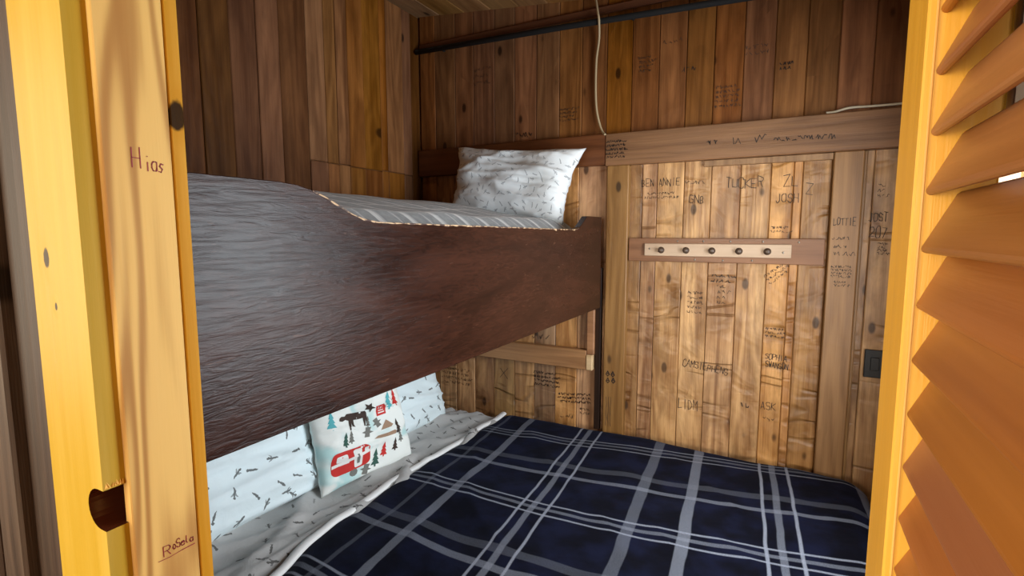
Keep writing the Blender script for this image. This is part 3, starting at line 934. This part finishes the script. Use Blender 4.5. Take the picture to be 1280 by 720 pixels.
moose = [(-.26, .10), (-.22, .13), (-.16, .12), (-.12, .16), (-.02, .15), (.10, .14), (.20, .13), (.235, .08), (.23, -.02), (.235, -.16), (.20, -.16), (.195, -.04), (.17, -.16), (.14, -.16), (.15, .0), (.06, .0), (-.03, .01), (-.03, -.17), (-.065, -.17), (-.07, -.03), (-.10, -.17), (-.13, -.17), (-.11, .02), (-.16, .05), (-.22, .03), (-.27, .05)]
decal('moose_print', [shear(moose, -0.24, 0.48, 1.15, ang=-0.05)], M['ink_brown'])
decal('square_print', [[(0.25, 0.40), (0.50, 0.40), (0.50, 0.64), (0.25, 0.64)]], M['ink_red'])
decal('letter_print', [[(.29, .56), (.31, .56), (.31, .61), (.29, .61)], [(.34, .56), (.37, .56), (.37, .60), (.34, .60)], [(.40, .56), (.42, .56), (.42, .61), (.40, .61)], [(.29, .45), (.46, .45), (.46, .48), (.29, .48)], [(.30, .51), (.44, .51), (.44, .53), (.30, .53)]], M['ink_white'], 0.0020)


def leaf(n=5, r=0.13):
    P = []
    for k in range(2 * n):
        a = R(90 + 360 * k / (2 * n)); q = r * (1.0 if k % 2 == 0 else 0.45); P.append((q * math.cos(a), q * math.sin(a)))
    return P


decal('leaf_print', [shear(leaf(6, 0.13), -0.02, 0.12, 1, ang=.3)], M['ink_grey'])
decal('leaf_print', [shear(leaf(6, 0.12), 0.22, 0.26, 1, ang=.9)], M['ink_grey'])
decal('leaf_print', [shear(leaf(6, 0.14), -0.15, -0.74, 1, ang=.1)], M['ink_grey'])
decal('leaf_print', [shear(leaf(5, 0.12), 0.12, 0.66, 1, ang=.5)], M['ink_brown'])
tent = [(-.18, 0), (0, .20), (.17, .04), (.10, .0)]
decal('tent_print', [shear(tent, 0.45, 0.06)], M['ink_tan'])
decal('log_print', [shear([(-.28, -.02), (-.20, .03), (.20, .04), (.26, .0), (.22, -.06), (-.15, -.04)], 0.40, -0.08)], M['ink_tan'])
tree = [(-.015, -.17), (-.015, -.13), (-.075, -.13), (-.03, -.05), (-.055, -.05), (-.02, .03), (-.04, .03), (0, .16), (.04, .03), (.02, .03), (.055, -.05), (.03, -.05), (.075, -.13), (.015, -.13), (.015, -.17)]
for tx, ty, mk, s in ((0.72, 0.02, 'ink_brown', 1.2), (0.10, -0.55, 'ink_green', 1.4), (0.30, -0.42, 'ink_red', 1.1), (0.56, -0.38, 'ink_brown', 1.0), (0.74, -0.22, 'ink_grey', 1.0), (0.82, 0.72, 'ink_red', 1.3), (0.64, 0.70, 'ink_teal', 1.4), (0.02, 0.36, 'ink_grey', .8), (-0.70, 0.62, 'ink_teal', 1.3), (-.5, .12, 'ink_green', 1.0), (-.38, .14, 'ink_grey', .9)):
    decal('tree_print', [shear(tree, tx, ty, s, ang=random.uniform(-.2, .2))], M[mk])

# ------------------------------------------------------------------ things on the back wall
hook = tag(empty('coat_rack', (-0.23, WY - 0.003, 1.335)), 'brown board with a pale five-peg coat strip on the plank wall', 'coat rack')
HB = box('backing_board', -0.592, 0.128, WY - 0.022, WY - 0.003, 1.333, 1.430, M['hookboard'], hook, 0.002)
strip = box('peg_strip', -0.522, 0.022, WY - 0.034, WY - 0.0225, 1.357, 1.408, M['strip'], hook, 0.002)
for k in range(5):
    px = -0.452 + k * 0.0985
    bm = bmesh.new()
    ring = [(0.0135, 0), (0.0135, -0.002), (0.0095, -0.003), (0.0085, -0.012), (0.0105, -0.016), (0.0085, -0.0195), (0.003, -0.0205)]
    rows = [[bm.verts.new((r * math.cos(R(a)), yy, r * math.sin(R(a)))) for a in range(0, 360, 24)] for r, yy in ring]
    for a, b in zip(rows[:-1], rows[1:]):
        for i in range(len(a)): bm.faces.new([a[i], a[(i + 1) % len(a)], b[(i + 1) % len(a)], b[i]])
    bm.faces.new(rows[-1])
    mobj('peg', bm_mesh('peg', bm), M['peg'], (px, WY - 0.0342, 1.381), strip, smooth=True)
for sx, sz, sc_ in ((-0.500, 1.386, strip), (-0.005, 1.378, strip), (-0.39, 1.418, HB), (-0.29, 1.418, HB), (-0.19, 1.418, HB), (-0.075, 1.418, HB), (0.045, 1.417, HB), (-0.11, 1.345, HB), (-0.32, 1.344, HB), (-0.215, 1.343, HB)):
    yy = WY - (0.0345 if sc_ is strip else 0.0225)
    bm = bmesh.new(); bmesh.ops.create_uvsphere(bm, u_segments=10, v_segments=6, radius=0.004)
    for vv in bm.verts: vv.co.y *= 0.4
    mobj('screw', bm_mesh('screw', bm), M['metal'], (sx, yy, sz), sc_, smooth=True)

sw = tag(empty('wall_switch', (0.305, WY - 0.003, 0.935)), 'small black switch box on the plank wall near the louvered door', 'switch')
box('switch_plate', 0.272, 0.335, WY - 0.014, WY - 0.003, 0.935, 1.036, M['black'], sw, 0.003, 2)
box('rocker', 0.290, 0.317, WY - 0.018, WY - 0.0142, 0.962, 1.010, M['black'], sw, 0.002)

rod = tag(empty('rod', (-1.70, 2.165, 2.36)), 'thin black rod running along the back wall just below the ceiling', 'rod')
tube('bar', [(-1.700, 2.160, 2.3605), (-0.9, 2.160, 2.339), (0.44, 2.160, 2.290)], 0.0125, M['rod'], rod, 10, 1)
for bx_, bz in ((-1.55, 2.356), (-0.6, 2.329), (0.2, 2.299)):
    tube('bracket', [(bx_, 2.170, bz), (bx_, 2.197, bz)], 0.006, M['rod'], rod, 8, 1)

tag(tube('cable', [(-0.757, 2.178, 2.445), (-0.755, 2.170, 2.432), (-0.736, 2.143, 2.366), (-0.730, 2.143, 2.330), (-0.740, 2.178, 2.270), (-0.752, 2.183, 2.184), (-0.754, 2.186, 2.062), (-0.748, 2.186, 1.98), (-0.732, 2.184, 1.916), (-0.715, 2.175, 1.882), (-0.700, 2.160, 1.868)], 0.0048, M['cable'], None, 8, 6),
    'beige electric cable hanging down the back wall over the black rod', 'cable')
tag(tube('cable', [(0.105, 2.176, 1.8745), (0.130, 2.180, 1.876), (0.175, 2.183, 1.886), (0.235, 2.185, 1.885), (0.314, 2.185, 1.884), (0.44, 2.185, 1.887)], 0.0042, M['cable_white'], None, 8, 6),
    'short pale cable lying on the wall beam near the louvered door', 'cable')

# ------------------------------------------------------------------ handwriting on the boards
FONT = {
 'A': ['00 26 40', '12 32'], 'B': ['00 06 26 35 34 23 03', '23 32 31 20 00'], 'C': ['45 36 16 05 01 10 30 41'], 'D': ['00 06 26 44 42 20 00'], 'E': ['46 06 00 40', '03 33'],
 'F': ['46 06 00', '03 33'], 'G': ['45 36 16 05 01 10 30 41 43 23'], 'H': ['00 06', '40 46', '03 43'], 'I': ['20 26'], 'J': ['36 31 20 10 01'], 'K': ['00 06', '46 03 40'],
 'L': ['06 00 40'], 'M': ['00 06 23 46 40'], 'N': ['00 06 40 46'], 'O': ['16 05 01 10 30 41 45 36 16'], 'P': ['00 06 36 45 44 33 03'], 'R': ['00 06 36 45 44 33 03', '23 40'],
 'S': ['45 36 16 05 04 13 33 42 41 30 10 01'], 'T': ['06 46', '26 20'], 'U': ['06 01 10 30 41 46'], 'V': ['06 20 46'], 'W': ['06 10 23 30 46'], 'X': ['00 46', '06 40'], 'Y': ['06 23 46', '23 20'], 'Z': ['06 46 00 40'],
 '0': ['16 05 01 10 30 41 45 36 16'], '2': ['05 16 36 45 44 00 40'], '7': ['06 46 10'],
 'i': ['20 23', '25 25'], 'a': ['43 33 13 02 01 10 30 41', '43 40'], 's': ['43 23 12 31 20 00'], 'o': ['23 12 11 20 30 41 42 33 23'], 'e': ['02 42 33 13 02 01 10 30 41'], 'l': ['16 11 20'], 'n': ['00 03', '02 13 33 42 40'],
}


def ribbons(strokes, width, rnd):
    """flat pen strokes in a local (x, z) plane"""
    v = []; f = []
    for st in strokes:
        if len(st) == 1: st = [st[0], (st[0][0] + width, st[0][1])]
        if (Vector(st[0]) - Vector(st[-1])).length < 1e-6 and len(st) == 2: st = [st[0], (st[0][0] + width, st[0][1] + width * .3)]
        for (a, b) in zip(st[:-1], st[1:]):
            A = Vector(a); B = Vector(b); dd = B - A
            if dd.length < 1e-6: continue
            dd.normalize(); nn = Vector((-dd.y, dd.x)) * width / 2 * rnd.uniform(0.75, 1.2)
            A = A - dd * width * 0.35; B = B + dd * width * 0.35
            k = len(v)
            for q in (A - nn, B - nn, B + nn, A + nn): v.append((q.x, 0, q.y))
            f.append((k, k + 1, k + 2, k + 3))
    return v, f


def text_strokes(t, w, h, rnd, jit=0.10):
    out = []; n = len(t); cw = w / n
    for i, ch in enumerate(t):
        if ch == ' ': continue
        s = rnd.uniform(0.85, 1.1); oz = rnd.uniform(-0.08, 0.08) * h
        for st in FONT[ch]:
            out.append([(i * cw + (int(p[0]) / 4 * 0.74 + rnd.uniform(-jit, jit) * 0.2) * cw, oz + (int(p[1]) / 6 * s - 0.5 + rnd.uniform(-jit, jit) * 0.25) * h) for p in st.split()])
    return out


def scribble(w, h, lines, rnd):
    """illegible line of small handwriting"""
    out = []
    lh = h / lines
    for li in range(lines):
        z = h / 2 - lh * (li + 0.5); x = rnd.uniform(0, 0.08) * w; end = w * rnd.uniform(0.78, 1.0)
        ch = max(0.009, lh * 0.62)
        while x < end:
            st = [(x, z + rnd.uniform(-.5, .5) * ch)]
            for k in range(rnd.randint(2, 5)):
                x += ch * rnd.uniform(0.06, 0.38)
                st.append((x, z + rnd.choice((-.5, .5, rnd.uniform(-.4, .4))) * ch * rnd.uniform(0.6, 1)))
            out.append(st); x += ch * rnd.uniform(0.15, 0.7)
    return out


HAND = [
 (-0.546, 1.660, 0.157, 0.029, 'BEN ANNIE', 0),
 (-0.534, 1.607, 0.150, 0.033, '~2', 0),
 (-0.376, 1.654, 0.080, 0.022, '~1', 0),
 (-0.352, 1.587, 0.061, 0.032, 'GNB', 0),
 (-0.216, 1.643, 0.136, 0.037, 'TUCKER', 0),
 (-0.016, 1.644, 0.052, 0.038, 'ZL', 0),
 (-0.039, 1.583, 0.079, 0.033, 'JOSH', 0),
 (0.056, 1.610, 0.033, 0.038, 'Z', 0),
 (-0.055, 1.464, 0.075, 0.030, '~2', 0),
 (-0.260, 1.270, 0.089, 0.039, '~2b', 0),
 (-0.234, 1.206, 0.042, 0.084, '~4', 0),
 (-0.350, 1.167, 0.069, 0.099, '~5', 0),
 (-0.060, 1.266, 0.092, 0.049, '~3', 40),
 (-0.354, 0.911, 0.180, 0.030, 'CAMSTEPHENS', -6),
 (-0.046, 0.974, 0.077, 0.022, 'SOPHIA', -3),
 (-0.044, 0.942, 0.080, 0.022, 'SWANSON', -3),
 (-0.056, 1.067, 0.071, 0.044, '~3', 0),
 (-0.367, 0.734, 0.080, 0.045, 'LIDM', 0),
 (-0.128, 0.763, 0.044, 0.030, '~1b', 0),
 (-0.053, 0.772, 0.056, 0.029, 'ASK', 0),
 (-0.048, 0.721, 0.050, 0.023, '~1', 0),
 (0.137, 1.702, 0.053, 0.034, '~2', 0),
 (0.139, 1.662, 0.063, 0.023, 'DAVE', 0),
 (0.149, 1.492, 0.070, 0.026, 'LOTTIE', 0),
 (0.147, 1.432, 0.049, 0.017, '~1', 0),
 (0.151, 1.403, 0.039, 0.020, '~1', 0),
 (0.153, 1.377, 0.059, 0.023, '~1', 0),
 (0.149, 1.313, 0.066, 0.047, '~4', 0),
 (0.159, 1.269, 0.049, 0.023, '~2', 0),
 (0.256, 1.507, 0.058, 0.031, 'JOST', 0),
 (0.261, 1.454, 0.055, 0.036, '207', 0),
 (0.286, 1.396, 0.028, 0.045, '~4', 0),
 (0.275, 1.598, 0.027, 0.055, '~3', 0),
 (-0.682, 0.818, 0.052, 0.066, 'suits', 0),
 (-0.675, 0.654, 0.030, 0.134, '~3v', 0),
 (-0.290, 1.800, 0.047, 0.031, '~1b', 0),
 (-0.196, 1.800, 0.023, 0.042, '~1b', 0),
 (-0.121, 1.802, 0.022, 0.054, '~1b', 0),
 (-0.064, 1.796, 0.205, 0.026, '~1b', -2),
 (-0.698, 1.804, 0.098, 0.081, '~5b', 0),
 (-1.148, 1.910, 0.092, 0.040, '~1b', 0),
 (-0.929, 1.978, 0.092, 0.063, '~4', 0),
 (-1.382, 2.205, 0.108, 0.089, '~3', 0),
 (-0.480, 2.218, 0.082, 0.028, '~1', 0),
 (-0.401, 2.098, 0.049, 0.031, '~1b', 0),
 (-0.273, 1.978, 0.092, 0.090, '~5', 0),
 (-0.052, 2.062, 0.047, 0.034, '~2b', 0),
 (-0.575, 2.144, 0.066, 0.070, '~4', 0),
 (-0.174, 2.135, 0.082, 0.046, '~2', 0),
 (-1.599, 0.699, 0.204, 0.096, '~4', 0),
 (-1.238, 0.754, 0.064, 0.049, 'X', 0),
 (-1.050, 0.752, 0.143, 0.079, '~4b', 0),
 (-0.923, 0.672, 0.175, 0.054, '~3b', 6),
 (-1.064, 0.959, 0.085, 0.047, '~1b', 0),
 (-0.809, 0.626, 0.047, 0.038, '~2', 0),
 (-0.910, 0.588, 0.081, 0.031, '~1', 0),
]

rh = random.Random(21)
for (hx, hz, hw, hh, t, rot) in HAND:
    onbeam = hz > 1.737 and hz < 1.874
    pale = -0.60 < hx < 0.137 and not onbeam
    if onbeam: y = WY - 0.0372 if hx > -0.70 else WY - 0.033
    elif hx < -0.596 and hx > -0.69 and hz < 1.74: y = WY - 0.035
    elif 0.139 < hx < 0.226 and hz < 1.74: y = WY - 0.025
    else: y = WY - 0.0018
    bold = t.endswith('b') and t.startswith('~')
    if t == 'suits':
        st = []
        for qx, qz in ((.1, .62), (.55, .62), (.12, .15), (.6, .18)):
            st += [[(hw * qx, hh * (qz - .5)), (hw * (qx + .15), hh * (qz - .28)), (hw * (qx + .3), hh * (qz - .5)), (hw * (qx + .15), hh * (qz - .62)), (hw * qx, hh * (qz - .5))],
                   [(hw * (qx + .08), hh * (qz - .45)), (hw * (qx + .22), hh * (qz - .45))]]
        wd = 0.0042
    elif t.startswith('~'):
        n = int(t[1]); st = scribble(hw, hh, n, rh); wd = 0.0028 if bold else 0.0018
        if t.endswith('v'): st = [[(rh.uniform(0, hw), -hh / 2 + hh * k / 8 + rh.uniform(0, .004)) for k in range(9)] for _ in range(3)]; st = [[(hw * (i + .2) / 3 + (p[0] - hw / 2) * .12, p[1]) for p in s] for i, s in enumerate(st)]
    else:
        st = text_strokes(t, hw, hh, rh, 0.3); wd = 0.0022
    v, f = ribbons(st, wd, rh)
    o = mobj('handwriting', mesh('handwriting', v, f), M['marker'] if (bold or not t.startswith('~')) else M['marker_faint'], (hx, y, hz), wall_back)
    o.rotation_euler = (0, R(-rot), 0)

# names in red pen on the door jamb (face turned to +X)


def jamb_text(strokes, wd, y, z, name):
    v, f = ribbons(strokes, wd, rh)
    v = [(0.0, p[0], p[2]) for p in v]
    return mobj(name, mesh(name, v, f), M['red_marker'], (-0.6105, y, z), trim_1)


st = text_strokes('H', 0.011, 0.024, rh) + [[(p[0] + 0.0125, p[1] - 0.006) for p in s] for s in text_strokes('ias', 0.020, 0.019, rh)]
jamb_text(st, 0.0011, 0.2975, 1.533, 'handwriting')
st = text_strokes('R', 0.010, 0.013, rh) + [[(p[0] + 0.0095, p[1] + 0.002) for p in s] for s in text_strokes('oSela', 0.025, 0.011, rh)]
st.append([(-0.006, -0.0085), (0.006, -0.0095), (0.020, -0.0085), (0.0345, -0.0085)])
jamb_text(st, 0.0010, 0.299, 1.087, 'handwriting')
